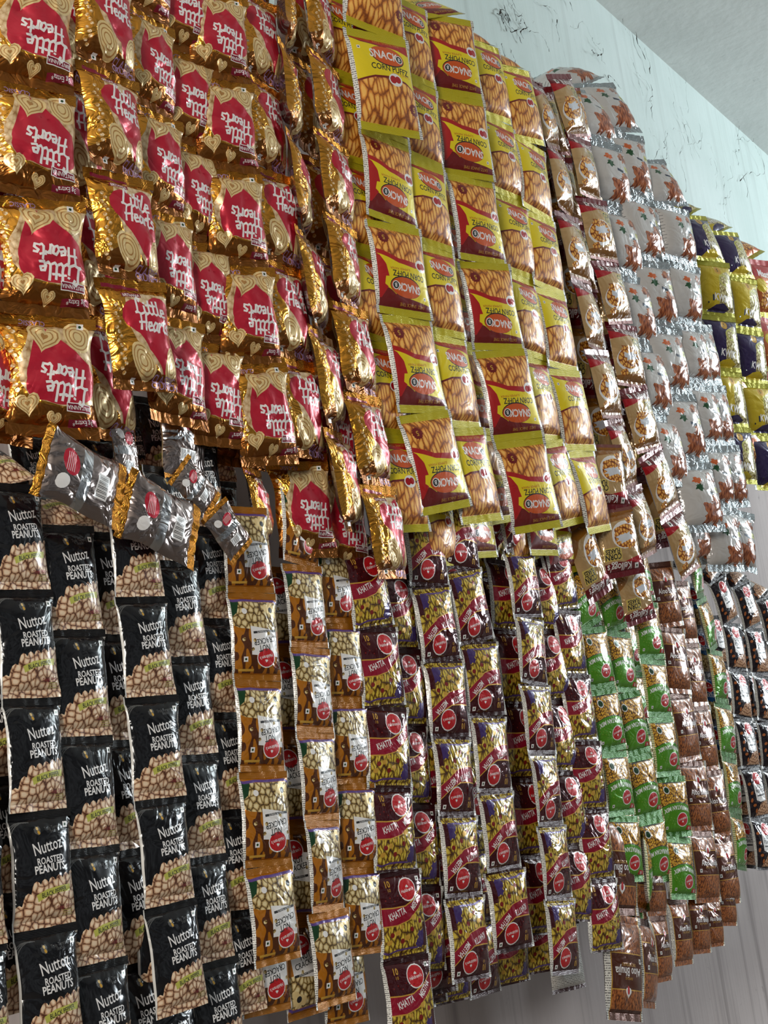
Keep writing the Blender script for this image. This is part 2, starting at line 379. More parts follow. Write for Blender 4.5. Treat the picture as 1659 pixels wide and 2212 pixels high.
# yellow corn puffs
a = kind('SN', .108, .15, 'yellow_film', 'yellow_crimp', 'back_print', .0125, .014, crumple=.6)
a.poly('snack_maroon', [(-.44, .40), (-.3, .36), (0, .335), (.44, .36), (.44, .405), (-.44, .42)])
a.poly('snack_red', [(-.46, .415), (.44, .415), (.44, .3), (.25, .33), (0, .345), (-.3, .37)])
a.text('gold_ink', 'EATZ  SNACK TIME', .1, .385, .052, 0, .95)
a.poly('snack_maroon', [(-.46, -.03), (-.2, .02), (.1, .03), (.3, .0), (.46, -.06), (.46, -.09), (.3, -.03), (.1, .0), (-.2, -.01), (-.46, -.06)])
a.poly('puffs', [(-.46, -.42), (.46, -.42), (.46, -.07), (.3, -.02), (.1, .005), (-.2, .0), (-.46, -.05)])
a.ell('ink', .06, .235, .27, .145, -6, 24); a.ell('snack_orange', .06, .24, .26, .135, -6, 24)
a.text('white_print', 'SNACK', .0, .238, .165, -3, .82, .025); a.ell('white_print', .245, .225, .062, .062, 0, 14); a.ell('ink', .245, .225, .05, .05, 0, 14); a.text('white_print', 'B', .245, .222, .08, 0, 1, .02)
a.text('ink', 'CORN PUFFZ', .07, .105, .118, -2, .86, .02); a.text('snack_red', 'JUICY TOMATO', .24, .06, .045)
a.ell('white_print', .12, .0, .115, .09, 0, 14); a.ell('brand_red', .08, .0, .055, .055, 0, 12); a.ell('brand_red', .16, .005, .05, .05, 0, 12)
a.star('snack_maroon', .385, -.25, .085); a.text('gold_ink', '5', .385, -.252, .10, 0, 1, .02)
veg(a, -.36, .3, .022)
sides(a, 'side_white', .05)
# red fold on the same packet, shown where strips hang upside down
a = kind('SR', .110, .15, 'yellow_film', 'yellow_crimp', 'back_print', .0125, .014, crumple=.6)
a.poly('snack_maroon', [(-.46, .42), (.46, .42), (.46, .21), (.3, .24), (.1, .31), (-.46, .36)])
a.poly('snack_red', [(.5, .34), (.5, -.16), (.4, -.10), (.32, .0), (.28, .14), (.3, .22), (.42, .34)])
a.text('gold_ink', 'EATZ  SNACK TIME', -.12, .385, .055, 0, .95)
a.poly('snack_red', [(-.46, -.03), (-.2, .0), (.1, -.03), (.46, -.13), (.46, -.19), (.1, -.09), (-.2, -.07), (-.46, -.08)])
a.poly('puffs', [(-.46, -.42), (.46, -.42), (.46, -.18), (.1, -.08), (-.2, -.06), (-.46, -.07)])
a.poly('yellow_film', [(.18, .3), (.36, .2), (.34, .12), (.2, .12)])
a.ell('ink', .0, .215, .28, .15, -4, 24); a.ell('snack_orange', .0, .22, .27, .14, -4, 24)
a.text('white_print', 'SNACK', -.06, .218, .15, -3, .86, .025); a.ell('white_print', .185, .205, .062, .062, 0, 14); a.ell('ink', .185, .205, .05, .05, 0, 14); a.text('white_print', 'B', .185, .202, .08, 0, 1, .02)
a.text('ink', 'CORN PUFFZ', -.08, .085, .118, -2, .86, .02); a.text('snack_red', 'SUMMER MANIA', .08, .03, .05)
a.ell('white_print', -.34, -.04, .12, .09, 0, 14); a.ell('brand_red', -.38, -.04, .055, .055, 0, 12); a.ell('brand_red', -.30, -.035, .05, .05, 0, 12)
a.star('snack_maroon', .29, -.3, .09); a.text('gold_ink', '5', .29, -.302, .10, 0, 1, .02)
veg(a, -.36, .3, .022)
sides(a, 'side_white', .05)
# black roasted peanuts
a = kind('NZ', .090, .14, 'black_film', 'black_crimp', 'back_print', .010, .014, crumple=.8)
pk = [(-.5, -.5), (.5, -.5), (.5, -.07)]
for i in range(9):
    x0 = .5-i*.125; yt = -.065-.012*i-(.10 if i > 5 else 0)*(i-5)*.8
    pk += [(x0-.02, yt+.012), (x0-.06, yt+.026), (x0-.10, yt+.01), (x0-.122, yt-.02)]
a.poly('peanuts', [(max(-.5, x), y) for x, y in pk])
a.poly('pepper_label', [(-.16, -.275), (.0, -.235), (.2, -.215), (.38, -.215), (.39, -.155), (.2, -.16), (-.02, -.175), (-.19, -.215)])
a.text('ink', 'BLACK PEPPER', .1, -.208, .088, 9, .74, .02)
a.text('white_print', 'Nuttoz', .03, .185, .235, 10, .72, .008)
a.text('white_print', 'ROASTED', .06, .068, .125, 4, .82, .02); a.text('white_print', 'PEANUTS', .05, -.002, .15, 4, .82, .025)
a.text('grey_print', 'Truly Tempting', .16, .345, .07, 6, .7, .0); a.text('grey_print', 'Snacks', .16, .315, .07, 6, .7, .0)
a.blob('grey_print', -.1, .33, .05, .06, 3); a.ell('cookie_light', -.1, .345, .02, .026, 20, 8); a.ell('gold_ink', -.085, .31, .02, .03, 20, 8)
for k in range(3):
    q = [(-.34+.035*k+.22*math.cos(R(t)), .27+.14*math.sin(R(t))) for t in range(180, 70, -18)]; a.band('grey_print', q, .008)
veg(a, .38, .36, .04)
a.text('dark_red', 'Tangy Bites', .28, -.34, .07, 5, .8, .01)
for k in range(3): a.rect('pepper_label', .26, -.375-.02*k, .44, -.371-.02*k)
a.rect('edge_white', -.5, -.5, -.478, .5)
# amber nut cracker
a = kind('NC', .098, .14, 'amber_film', 'amber_crimp', 'back_print', .010, .014, crumple=.9)
a.poly('amber_stripe', [(-.5, .42), (.5, .42), (.5, -.1), (.1, .0), (-.5, .2)])
a.poly('amber_stripe', [(.2, .2), (.5, .2), (.5, -.3), (.2, -.2)])
a.poly('coated_nuts', [(-.5, -.38), (.5, -.38), (.5, -.12), (.38, -.08), (.1, -.06), (-.2, -.02), (-.5, -.06)])
a.poly('dark_green', [(.5, -.38), (.5, -.18), (.38, -.25), (.32, -.38)])
a.band('purple_band', [(-.5, -.37), (-.4, -.405), (-.2, -.40), (0, -.395), (.2, -.40), (.42, -.385), (.5, -.40)], .03)
a.poly('white_print', [(-.42, .24), (.16, .22), (.17, -.10), (.05, -.09), (-.12, -.075), (-.38, -.05)])
haldi(a, -.14, .25, .18, 4)
a.text('ink', 'NUT', -.1, .14, .14, 8, .85, .018); a.text('ink', 'CRACKER', -.11, .06, .125, 10, .86, .018)
a.band('ink', [(-.37, -.055), (-.1, -.04), (.12, -.025)], .026); a.text('white_print', 'CRUNCHY PEANUTS', -.12, -.04, .045, 4, .8)
a.text('brand_maroon', '10', -.35, .33, .13, 0, 1, .03); a.rect('gold_ink', .1, .375, .4, .40); veg(a, .27, .27, .04)
for q, (x, y) in enumerate(((-.27, -.28), (-.38, -.31), (-.2, -.31), (-.3, -.34), (-.37, -.24))): a.ell('cookie_light', x, y, .075, .06, 40*q, 10)
a.ell('ink', -.3, -.29, .05, .05, 0, 10); a.ell('white_print', .24, -.27, .05, .05, 0, 10)
for x, y in ((-.32, -.12), (-.2, -.02), (.1, .06), (.14, .16), (-.38, .16), (.3, .05)): a.ell('coated_nuts', x, y, .035, .03, 20, 8)
a.rect('side_white', .46, -.5, .5, .5); a.rect('edge_white', -.5, -.5, -.478, .5)
# maroon mix
a = kind('KM', .106, .14, 'maroon_film', 'maroon_crimp', 'back_print', .008, .014, crumple=1.0)
a.poly('fried_mix', [(-.5, -.47), (.5, -.47), (.5, .17), (.3, .08), (.05, -.04), (-.2, -.10), (-.5, -.10)])
a.poly('gold_ink', [(-.5, .105), (-.25, .095), (.0, .10), (.25, .18), (.46, .31), (.46, .13), (.3, .04), (.05, -.08), (-.2, -.125), (-.5, -.125)])
a.poly('crimson_band', [(-.5, .09), (-.25, .08), (.0, .085), (.25, .165), (.46, .295), (.46, .14), (.3, .05), (.05, -.07), (-.2, -.11), (-.5, -.11)])
a.text('white_print', 'KHATTA', -.17, .01, .15, 16, .58, .02); a.text('white_print', 'MEETHA', .25, .12, .14, 42, .56, .02)
haldi(a, .1, .28, .17, 0, .165)
a.text('gold_ink', '10', -.28, .36, .14, 0, .8, .02); a.text('gold_ink', '10', -.27, .29, .07); veg(a, .36, .39, .035)
a.band('purple_band', [(-.5, -.40), (-.35, -.43), (-.2, -.40), (0, -.395), (.2, -.40), (.42, -.36), (.5, -.35)], .022)
a.blob('purple_print', .32, -.28, .10, .10, 5); a.blob('purple_print', .28, -.35, .10, .08, 6); a.rect('maroon_film', .36, -.4, .5, -.12)
for x, y in ((.1, -.18), (-.3, -.22), (-.1, -.3), (.3, -.1)): a.ell('cherry_print', x, y, .04, .04, 0, 9)
for x, y, r in ((-.2, -.2, .05), (.0, -.27, .055), (-.35, -.3, .05), (.15, -.05, .05), (-.1, -.14, .04)): a.ell('gold_ink', x, y, r, r*.8, 20, 9)
for i in range(9): a.ell('cherry_print', -.36+.08*i, .18+.03*math.sin(i*2.4)+.02*i*.3, .012, .012, 0, 6)
a.rect('side_white', -.5, -.5, -.445, .5); a.rect('side_white', .445, -.5, .5, .5)
# green mix
a = kind('NM', .108, .14, 'green_film', 'green_crimp', 'back_print', .013, .015, crumple=.9)
a.poly('navratan', [(-.5, -.40), (.5, -.40), (.5, .02), (.25, -.04), (0, -.06), (-.25, -.04), (-.5, .02)])
a.band('ink', [(-.5, .02), (-.25, -.045), (0, -.065), (.25, -.045), (.5, .02)], .01)
a.text('white_print', 'NAVRATAN MIX', .0, .015, .125, 0, .85, .03, arc=.5)
haldi(a, -.13, .22, .17, 4); a.band('ink', [(-.3, -.385), (0, -.395), (.3, -.385)], .02)
a.ell('white_print', .26, -.27, .085, .085, 0, 14); a.ell('dark_green', .26, -.27, .065, .065, 0, 12)
a.poly('brand_red', [(-.5, .34), (-.28, .32), (-.25, .39), (-.5, .40)]); a.text('white_print', '10', -.36, .365, .08, 0, 1, .02); veg(a, .34, .34, .03)
for i in range(30): a.ell('pepper_label', -.4+.83*((i*37) % 29)/29, .06+.3*((i*17) % 23)/23, .007, .007, 0, 5)
a.rect('cream_side', .455, -.5, .5, .5); a.rect('cream_side', -.5, -.5, -.455, .5)
# brown potato noodles
a = kind('AB', .100, .14, 'choc_film', 'choc_crimp', 'back_print', .010, .014, crumple=1.0)
a.rect('bhujia', -.5, -.5, .5, -.12); a.rect('bhujia', -.5, .22, .5, .40)
a.rect('gold_ink', -.5, -.127, .5, -.118); a.rect('gold_ink', -.5, .212, .5, .222)
a.text('white_print', 'Aloo Bhujia', .05, .045, .16, 0, .85, .015); a.text('gold_ink', 'SPICY POTATO', .05, -.02, .06, 0, .9); a.text('gold_ink', 'FAMOUS', .05, .11, .05)
a.heart('white_print', .05, .24, .08, 180); a.ell('badge_red', .05, .22, .035, .06, 0, 10); veg(a, -.3, -.06, .035)
a.rect('gold_ink', -.5, -.5, -.42, .5); a.rect('gold_ink', .42, -.5, .5, .5); a.rect('side_white', -.5, -.5, -.435, .5); a.rect('side_white', .435, -.5, .5, .5)
# salted peanuts
a = kind('SP', .100, .14, 'plum_film', 'plum_crimp', 'back_print', .008, .013, crumple=.9)
a.poly('salted_nuts', [(-.25, -.43), (.5, -.43), (.5, .1), (.35, .05), (.3, -.15), (.0, -.2)])
a.poly('white_print', [(-.18, .22), (.28, .20), (.30, -.16), (.0, -.17), (-.16, -.13)])
haldi(a, .05, .29, .17, 0, .17)
a.text('ink', 'SALTED', .07, .13, .14, 3, .72, .035); a.text('ink', 'PEANUTS', .08, .04, .14, 3, .68, .035); a.band('ink', [(-.1, -.05), (.24, -.035)], .03)
for x, y, r in ((-.3, .02, 30), (-.34, -.12, 60), (-.26, -.22, 10), (-.2, -.33, 70), (-.33, .2, 20)): a.ell('almond', x, y, .065, .04, r, 10)
a.rect('side_white', -.5, -.5, -.44, .5); a.rect('side_white', .44, -.5, .5, .5)
# corn flakes
a = kind('KC', .112, .145, 'clear_cream', 'clear_crimp', 'silver_foil', .012, .018, crumple=1.2)
a.poly('brand_maroon', [(-.5, .5), (.5, .5), (.5, .30), (.2, .27), (-.2, .31), (-.5, .33)])
a.poly('brand_red', [(-.5, .35), (-.2, .31), (.0, .285), (-.3, .24), (-.5, .22)])
a.text('white_print', "Kellogg's", .12, .345, .19, 0, .85, .015); veg(a, -.3, .37, .05)
a.poly('amber_bran', [(-.5, -.45), (.5, -.45), (.5, -.1), (.2, -.3), (-.5, -.35)])
a.rect('label_yellow', .06, .06, .44, .25); a.text('ink', 'CORN', .25, .19, .15, 0, .8, .03); a.text('ink', 'FLAKES', .25, .11, .12, 0, .8, .03)
a.ell('white_print', -.12, -.1, .35, .26, 12, 22); a.ell('flakes', -.13, -.08, .31, .22, 12, 22)
a.blob('milk', -.1, -.05, .2, .11, 8, 20, .35); a.blob('flakes', -.2, .05, .15, .08, 9, 16, .3); a.blob('flakes', -.02, -.18, .14, .07, 19, 16, .3); a.blob('flakes', -.3, -.3, .1, .08, 4, 12, .3)
# white noodle packets
a = kind('WN', .126, .148, 'white_film', 'white_crimp', 'white_film', .016, .024, crumple=1.5)
a.blob('noodles', .14, -.26, .24, .17, 2, 40, .35); a.blob('noodles', .26, -.12, .15, .12, 12, 30, .35); a.blob('noodles', .30, .24, .11, .1, 22, 26, .35)
a.blob('herb', -.08, .1, .09, .06, 7, 22, .4); a.poly('navy', [(.06, .04), (.22, .02), (.22, -.02), (.06, .0)]); a.blob('carrot', -.1, .2, .09, .05, 17, 18, .4)
a.rect('olive_box', .28, .02, .42, .1); a.text('ink', 'veg', .35, .06, .06, 0, 1, .02)
for i in range(13): a.rect('ink', -.5, -.36+.055*i, -.47+.012*(i % 3), -.353+.055*i)
# crisps
for key, base, alt in (('CY', 'crisp_yellow', 'crisp_purple'), ('CP', 'crisp_purple', 'crisp_yellow')):
    a = kind(key, .118, .14, base, 'crisp_crimp', 'back_print', .013, .019, crumple=1.1)
    a.poly('crisps', [(-.02, -.42), (.5, -.42), (.5, .2), (.3, .3), (.06, .2), (.0, .0)])
    a.poly(alt, [(-.3, -.44), (.2, -.44), (.3, -.38), (.1, -.3), (-.1, -.33)])
    a.text('white_print', 'KWIK', .05, -.22, .2, -8, .8, .03); a.rect('navy', -.2, -.27, -.16, -.16)
    a.ell('olive_box', .16, .12, .14, .13, 0, 16); a.ell('crisps', .16, .12, .1, .09, 0, 14); a.ell('ink', -.3, -.3, .022, .022, 0, 8); a.ell('gold_ink', .05, .3, .09, .09, 0, 12)
    a.text('ink', '5', .05, .3, .1, 0, 1, .02); a.rect('side_white', -.5, -.5, -.44, .5)
a = kind('OR', .118, .14, 'orange_film', 'crisp_crimp', 'silver_foil', .013, .019, crumple=1.1)
a.poly('snack_red', [(-.5, .1), (.5, .25), (.5, .5), (-.5, .5)]); a.blob('flakes', .1, -.2, .3, .2, 4, 26, .3); a.text('white_print', 'Masti', .05, .2, .2, -8, .8, .03); a.ell('crisp_yellow', -.1, .0, .16, .14, 0, 16)
a.rect('side_white', -.5, -.5, -.44, .5)
a = kind('BL', .098, .14, 'blue_film', 'seal_grey', 'back_print', .010, .014)
a.poly('coated_nuts', [(-.5, -.42), (.5, -.42), (.5, -.02), (0, -.08), (-.5, .0)]); a.text('white_print', 'MIXTURE', 0, .06, .16, 0, .8, .03); haldi(a, -.05, .24, .2)
a.rect('side_white', -.5, -.5, -.44, .5)

# ------------------------------------------------------------------ packet meshes
def flat_net(K, shapes, base, sealmat):
    """one flat partition of the packet: every face belongs to the topmost printed shape over it"""
    w, h, s = K['w'], K['h'], K['s']; nx = 18; ny = 26
    xs = [-w/2+w*i/nx for i in range(nx+1)]
    ys = [-h/2, -h/2+s/2] + [-h/2+s+(h-2*s)*i/ny for i in range(ny+1)] + [h/2-s/2, h/2]
    V, Fc, M = [], [], []
    for y in ys:
        for x in xs: V.append(Vector((x, y)))
    n = nx+1
    for j in range(len(ys)-1):
        for i in range(nx):
            Fc.append([j*n+i, j*n+i+1, (j+1)*n+i+1, (j+1)*n+i]); M.append(base if 1 < j+.5 < len(ys)-2.5 or 2 <= j < len(ys)-3 else sealmat)
    ng = len(Fc)
    ex, ey = w/2-1e-6, h/2-1e-6
    for mat, polys in shapes:
        for p in polys:
            q = [(min(ex, max(-ex, x)), min(ey, max(-ey, y))) for x, y in p]
            ar = sum(q[i][0]*q[(i+1) % len(q)][1]-q[(i+1) % len(q)][0]*q[i][1] for i in range(len(q)))/2
            if abs(ar) < 1e-9: continue
            if ar < 0: q = q[::-1]
            k = len(V); V += [Vector(c) for c in q]; Fc.append(list(range(k, k+len(q)))); M.append(mat)
    S = 1000.0
    r = delaunay_2d_cdt([v*S for v in V], [], Fc, 1, 1e-3, False)
    vs, fs = r[0], r[2]
    cen = np.array([[sum(vs[i][0] for i in f)/len(f)/S, sum(vs[i][1] for i in f)/len(f)/S] for f in fs])
    lab = np.full(len(fs), -1)
    for gi in range(ng, len(Fc)):
        q = np.array([[V[i].x, V[i].y] for i in Fc[gi]])
        c = np.nonzero((cen[:, 0] > q[:, 0].min()) & (cen[:, 0] < q[:, 0].max()) & (cen[:, 1] > q[:, 1].min()) & (cen[:, 1] < q[:, 1].max()))[0]
        if not len(c): continue
        px, py = cen[c, 0], cen[c, 1]; ins = np.zeros(len(c), bool)
        for i in range(len(q)):
            x0, y0 = q[i]; x1, y1 = q[(i+1) % len(q)]
            if y0 == y1: continue
            hit = ((y0 > py) != (y1 > py)) & (px < (x1-x0)*(py-y0)/(y1-y0)+x0); ins ^= hit
        lab[c[ins]] = gi
    faces = []
    for k, f in enumerate(fs):
        cy = cen[k, 1]
        if abs(cy) > h/2 or abs(cen[k, 0]) > w/2: continue
        zone = 0 if abs(cy) <= h/2-s else (1 if cy > 0 else -1)
        m = M[lab[k]] if lab[k] >= 0 else (sealmat if zone else base)
        faces.append((f, m, zone))
    return [(v[0]/S, v[1]/S) for v in vs], faces
def shape_fn(K, seed):
    rd = random.Random(seed*7919+len(K['base'])*31+int(K['w']*1e4)); w, h, s, T, cr = K['w'], K['h'], K['s'], K['T'], K['cr']
    lines = []
    for _ in range(int(7*cr)+4):
        a = rd.uniform(0, math.pi); lines.append((rd.uniform(-.35, .35)*w, rd.uniform(-.38, .38)*h, math.cos(a), math.sin(a), rd.uniform(.0006, .0016)*cr*rd.choice((-1, 1)), rd.uniform(.003, .007), rd.uniform(.012, .035)))
    k1, k2, p1, p2 = rd.uniform(260, 380), rd.uniform(260, 380), rd.uniform(0, 6), rd.uniform(0, 6)
    skew = rd.uniform(-.12, .12); sag = rd.uniform(.0, .2); tb = rd.uniform(-.004, .004)
    cor = [rd.uniform(.4, 1.2) for _ in range(4)]
    e1, e2 = rd.uniform(50, 110), rd.uniform(0, 6)
    def fn(x, y, side=1):
        a = x/(w/2); hb = h/2-s; b = max(-1, min(1, y/hb)); inside = abs(y) < hb
        aa = min(1, abs(a)); ab = abs(b)
        body = max(0, (1-aa**2.3))**.62*max(0, (1-ab**2.4))**.55
        body *= 1+skew*a+(-sag*b)
        z = T*body
        pk = (p1, k1) if b > 0 else (p2, k2)
        amp = .0011*cr*math.exp(-(1-ab)*5.5)*(1-aa**4)
        z0 = amp*math.sin(pk[1]*x+pk[0])
        z += abs(z0)*1.2*min(1, (1-ab)*6) if inside else 0
        common = z0*.5
        dz = 0
        for (lx, ly, c, d, A, wd_, ln) in lines:
            u = (x-lx)*c+(y-ly)*d; v = -(x-lx)*d+(y-ly)*c
            dz += A*math.exp(-abs(u)/wd_)*math.exp(-(v/ln)**2)
        z += dz*min(1, body*1.6) if side > 0 else dz*.6*min(1, body*1.6)
        # corner dog-ears and edge scallop
        pull = (.055+.02*cr)*max(0, 1-ab**2)**.6
        xo = x*(1-pull)+.0006*cr*math.sin(e1*y+e2)*aa
        ci = (0 if a > 0 else 1)+(0 if b > 0 else 2)
        common += .0022*cor[ci]*cr*aa**3*ab**6*(1 if ci in (0, 3) else -1)
        yo = y
        if side < 0: z = -z*.75
        return (xo, yo, z+common+tb*math.sin(a*1.5)*.4)
    return fn
def build_mesh(name, pts, tris, fn, side, flipface):
    ids = {}; vs = []; fs = []; ms = []; mats = []; uvs = []
    for f, m in tris:
        q = []
        for i in f:
            if i not in ids: ids[i] = len(vs); vs.append(fn(pts[i][0], pts[i][1], side)); uvs.append(pts[i])
            q.append(ids[i])
        if flipface: q = q[::-1]
        if m not in mats: mats.append(m)
        fs.append(q); ms.append(mats.index(m))
    return vs, fs, ms, mats, uvs
def join_mesh(name, parts):
    V, Fq, M, mats, U = [], [], [], [], []
    for vs, fs, ms, mm, uv in parts:
        k = len(V); V += vs; U += uv; Fq += [[i+k for i in f] for f in fs]
        for m in ms:
            if mm[m] not in mats: mats.append(mm[m])
            M.append(mats.index(mm[m]))
    me = bpy.data.meshes.new(name); me.from_pydata(V, [], Fq)
    for m in mats: me.materials.append(MATS[m])
    me.polygons.foreach_set('material_index', M); me.polygons.foreach_set('use_smooth', [True]*len(Fq))
    ul = me.uv_layers.new(name='UVMap'); li = np.empty(len(me.loops), dtype=np.int32); me.loops.foreach_get('vertex_index', li)
    ua = np.array(U, dtype=np.float32)[li]; ul.data.foreach_set('uv', ua.ravel())
    me.update(); return me
def back_shapes(K, key):
    a = Art(K['w'], K['h'])
    if key in ('LH', 'LX'):
        a.rect('white_print', -.16, -.25, .22, -.11)
        for i in range(15): a.rect('ink', -.13+.022*i, -.235, -.13+.022*i+(.012 if i % 3 else .006), -.125)
        a.rect('silver_foil', -.5, -.03, .5, .08)
        a.ell('heart_red', -.1, .2, .2, .13, -15, 18); a.ell('white_print', .22, .25, .12, .1, 20, 14)
        for k in range(5): a.rect('white_print', -.24, .16+.02*k, .04, .165+.02*k)
    return a.shapes
VARIANTS = {}
def variants(key, n):
    K = KIND[key]; pts, faces = flat_net(K, K['art'].shapes, K['base'], K['seal'])
    bp, bf = flat_net(K, back_shapes(K, key), K['back'], K['seal'])
    res = []
    for v in range(n):
        fn = shape_fn(K, v+1)
        body = join_mesh('packet', [build_mesh('f', pts, [(f, m) for f, m, z in faces if z == 0], fn, 1, False),
                                    build_mesh('b', bp, [(f, m) for f, m, z in bf if z == 0], fn, -1, True)])
        seals = []
        for zz in (1, -1):
            fn2 = lambda x, y, side, fn=fn: (lambda q: (q[0], q[1], q[2]+.0003*side))(fn(x, y, 1))
            seals.append(join_mesh('crimp_seal', [build_mesh('f', pts, [(f, m) for f, m, z in faces if z == zz], fn2, 1, False),
                                                  build_mesh('b', bp, [(f, m) for f, m, z in bf if z == zz], fn2, -1, True)]))
        res.append((body, seals[0], seals[1]))
    return res

# ------------------------------------------------------------------ strips
def ray(px, py):
    return Vector((AX @ np.array([px-CX, -(py-CY), -F_PX])).tolist())
def on_y(px, py, Y):
    r = ray(px, py); return EYE+r*((Y-EYE.y)/r.y)
def on_x(px, py, X):
    r = ray(px, py); return EYE+r*((X-EYE.x)/r.x)
TURN = {'NZ': 4, 'NC': 8, 'KM': 12, 'NM': 13, 'AB': 13, 'SP': 14, 'KC': 18, 'WN': 20, 'CY': 20, 'OR': 20, 'BL': 8, 'SN': 7, 'SR': 7}
FRONT = 1.29; STEP = .034
COUNT = {}
def strip(key, pts, label, cat, group, name, layer=0.0, flip=False, twist=0, hang=False, over=False, back=False, jit=5, wide=1.0, row=0):
    rd = random.Random(sum(p[0]*3+p[1]*7 for p in pts))
    Y = FRONT+layer*STEP+row
    n = len(pts)-1
    P = [on_y(x, y, Y) for x, y in pts]
    if hang:
        half = P[len(P)//2:]; X0 = sum(p.x for p in half)/len(half)
        Q = []
        for (x, y), p in zip(pts, P):
            q = on_x(x, y, X0); dy = max(-.05, min(.30, q.y-Y)); Q.append(on_y(x, y, Y+dy))
        P = Q
    seg = [(P[i+1]-P[i]).length for i in range(n)]; L = sum(seg); pitch = L/n
    def at(s):
        i = 0
        while i < n-1 and s > seg[i]: s -= seg[i]; i += 1
        return P[i].lerp(P[i+1], s/seg[i])
    S = [at(L*i/n) for i in range(n+1)]
    if over:                                   # the topmost packet lies back over the hanging rail
        t = (S[0]-S[1]).normalized()
        S = [S[0]+(t*.62+Vector((0, 1, 0))*.78).normalized()*pitch*.95] + S
    K = KIND[key]
    root = bpy.data.objects.new(name, None); root.empty_display_size = .03; COL.objects.link(root); root.location = S[0]
    root['label'] = label; root['category'] = cat; root['group'] = group
    keys = key if isinstance(key, (list, tuple)) else [key]
    for i in range(len(S)-1):
        a, b = S[i], S[i+1]; up = (a-b).normalized()
        sc = (a-b).length/K['h']*1.004
        tw = R(twist+TURN.get(key, 0)+rd.uniform(-jit, jit))
        nn = Vector((-math.sin(tw), -math.cos(tw), 0)); 
        xx = up.cross(nn); xx = (xx if xx.length > 1e-4 else Vector((1, 0, 0))).normalized(); 
        zz = xx.cross(up)
        if flip: xx = -xx; up = -up
        if back: xx = -xx; zz = -zz
        mid = (a+b)/2
        if key not in VARIANTS: VARIANTS[key] = variants(key, NVAR.get(key, 3))
        kk = key
        if key == 'CY' and i % 2: 
            kk = 'CP'
            if kk not in VARIANTS: VARIANTS[kk] = variants(kk, 2)
        vs = VARIANTS[kk]; body, s1, s2 = vs[rd.randrange(len(vs))]
        o = bpy.data.objects.new('packet', body); COL.objects.link(o); o.parent = root
        m = Matrix((xx, up, zz)).transposed().to_4x4(); m.translation = mid-root.location
        o.matrix_local = m @ Matrix.Diagonal((sc*wide, sc, sc*min(wide, 1), 1))
        for sm in (s1, s2):
            c = bpy.data.objects.new('crimp_seal', sm); COL.objects.link(c); c.parent = o
    COUNT.setdefault(key, []).append((round(pitch, 3), pts[0]))
    return root
NVAR = {'LH': 4, 'LX': 4, 'SN': 3, 'SR': 3, 'NZ': 4, 'KM': 4, 'NC': 3, 'NM': 3}
GB='gold foil biscuit strips'; YP='yellow corn puff strips'; CF='cornflake strips'; WP='white noodle strips'; CR='crisp strips at the far right'
BP='black roasted peanut strips'; AP='amber nut strips'; MP='maroon savoury mix strips'; GP='green savoury mix strips'; BR='brown potato noodle strips'; DP='dark salted peanut strips'
def gold(pts, label, **k): k.setdefault('row', -.03); return strip(k.pop('key', 'LX' if k.get('flip') else 'LH'), pts, label, 'packet strip', GB, 'biscuit_strip', **k)
def yel(pts, label, **k): k.setdefault('row', -.06); return strip('SR' if k.get('flip') else 'SN', pts, label, 'packet strip', YP, 'corn_puff_strip', **k)
def flk(pts, label, **k): k.setdefault('row', -.04); return strip('KC', pts, label, 'packet strip', CF, 'cornflake_strip', **k)
def wht(pts, label, **k): k.setdefault('row', -.04); return strip('WN', pts, label, 'packet strip', WP, 'noodle_strip', **k)
def crs(pts, label, key='CY', **k): return strip(key, pts, label, 'packet strip', CR, 'crisp_strip', **k)
def blk(pts, label, **k): return strip('NZ', pts, label, 'packet strip', BP, 'peanut_strip', **k)
def amb(pts, label, **k): return strip('NC', pts, label, 'packet strip', AP, 'nut_strip', **k)
def mar(pts, label, **k): return strip('KM', pts, label, 'packet strip', MP, 'savoury_mix_strip', **k)
def grn(pts, label, **k): return strip('NM', pts, label, 'packet strip', GP, 'savoury_mix_strip', **k)
def brn(pts, label, **k): return strip('AB', pts, label, 'packet strip', BR, 'potato_noodle_strip', **k)
def drk(pts, label, **k): return strip('SP', pts, label, 'packet strip', DP, 'peanut_strip', **k)
# ---- upper row, gold biscuit packets
gold([(-45,-30),(-40,215),(-30,465),(-18,712),(-8,955)], 'gold biscuit strip cut by the left picture edge in the upper row', flip=True, layer=1)
gold([(60,-40),(69,203),(80,449),(101,692),(113,945)], 'leftmost complete upside-down gold biscuit strip, facing out in the upper row', flip=True, twist=20, wide=1.08)
gold([(140,-60),(152,190),(175,430),(205,680),(225,950)], 'dim gold biscuit strip tucked behind the two leftmost upper strips', layer=1.2)
gold([(215,-60),(233,169),(257,392),(282,611),(318,845)], 'leftmost upright gold biscuit strip, hanging in front with a crumpled end', layer=-.7, twist=6, jit=7)
gold([(300,-170),(316,54),(332,290),(351,503),(372,705),(388,920)], 'upside-down gold biscuit strip half hidden right of the crumpled-end upright strip', flip=True, layer=.3)
gold([(378,-80),(393,140),(408,358),(431,563),(455,770),(470,965)], 'second upside-down gold strip right of the leftmost upright one, its left edge covered', flip=True, layer=.7, twist=12)
gold([(470,400),(480,600),(497,800),(520,1010)], 'gold biscuit strip mostly hidden behind, showing one heart above the silver packets', flip=True, layer=1.6)
gold([(462,-15),(478,192),(498,395),(523,603),(550,808),(588,1005)], 'upside-down gold biscuit strip in plain view left of centre, facing out', flip=True, twist=18)
gold([(528,-190),(545,20),(568,225),(584,415),(609,628),(635,822),(660,990)], 'upright gold biscuit strip left of the dark gap and the edge-on strip', layer=.2)
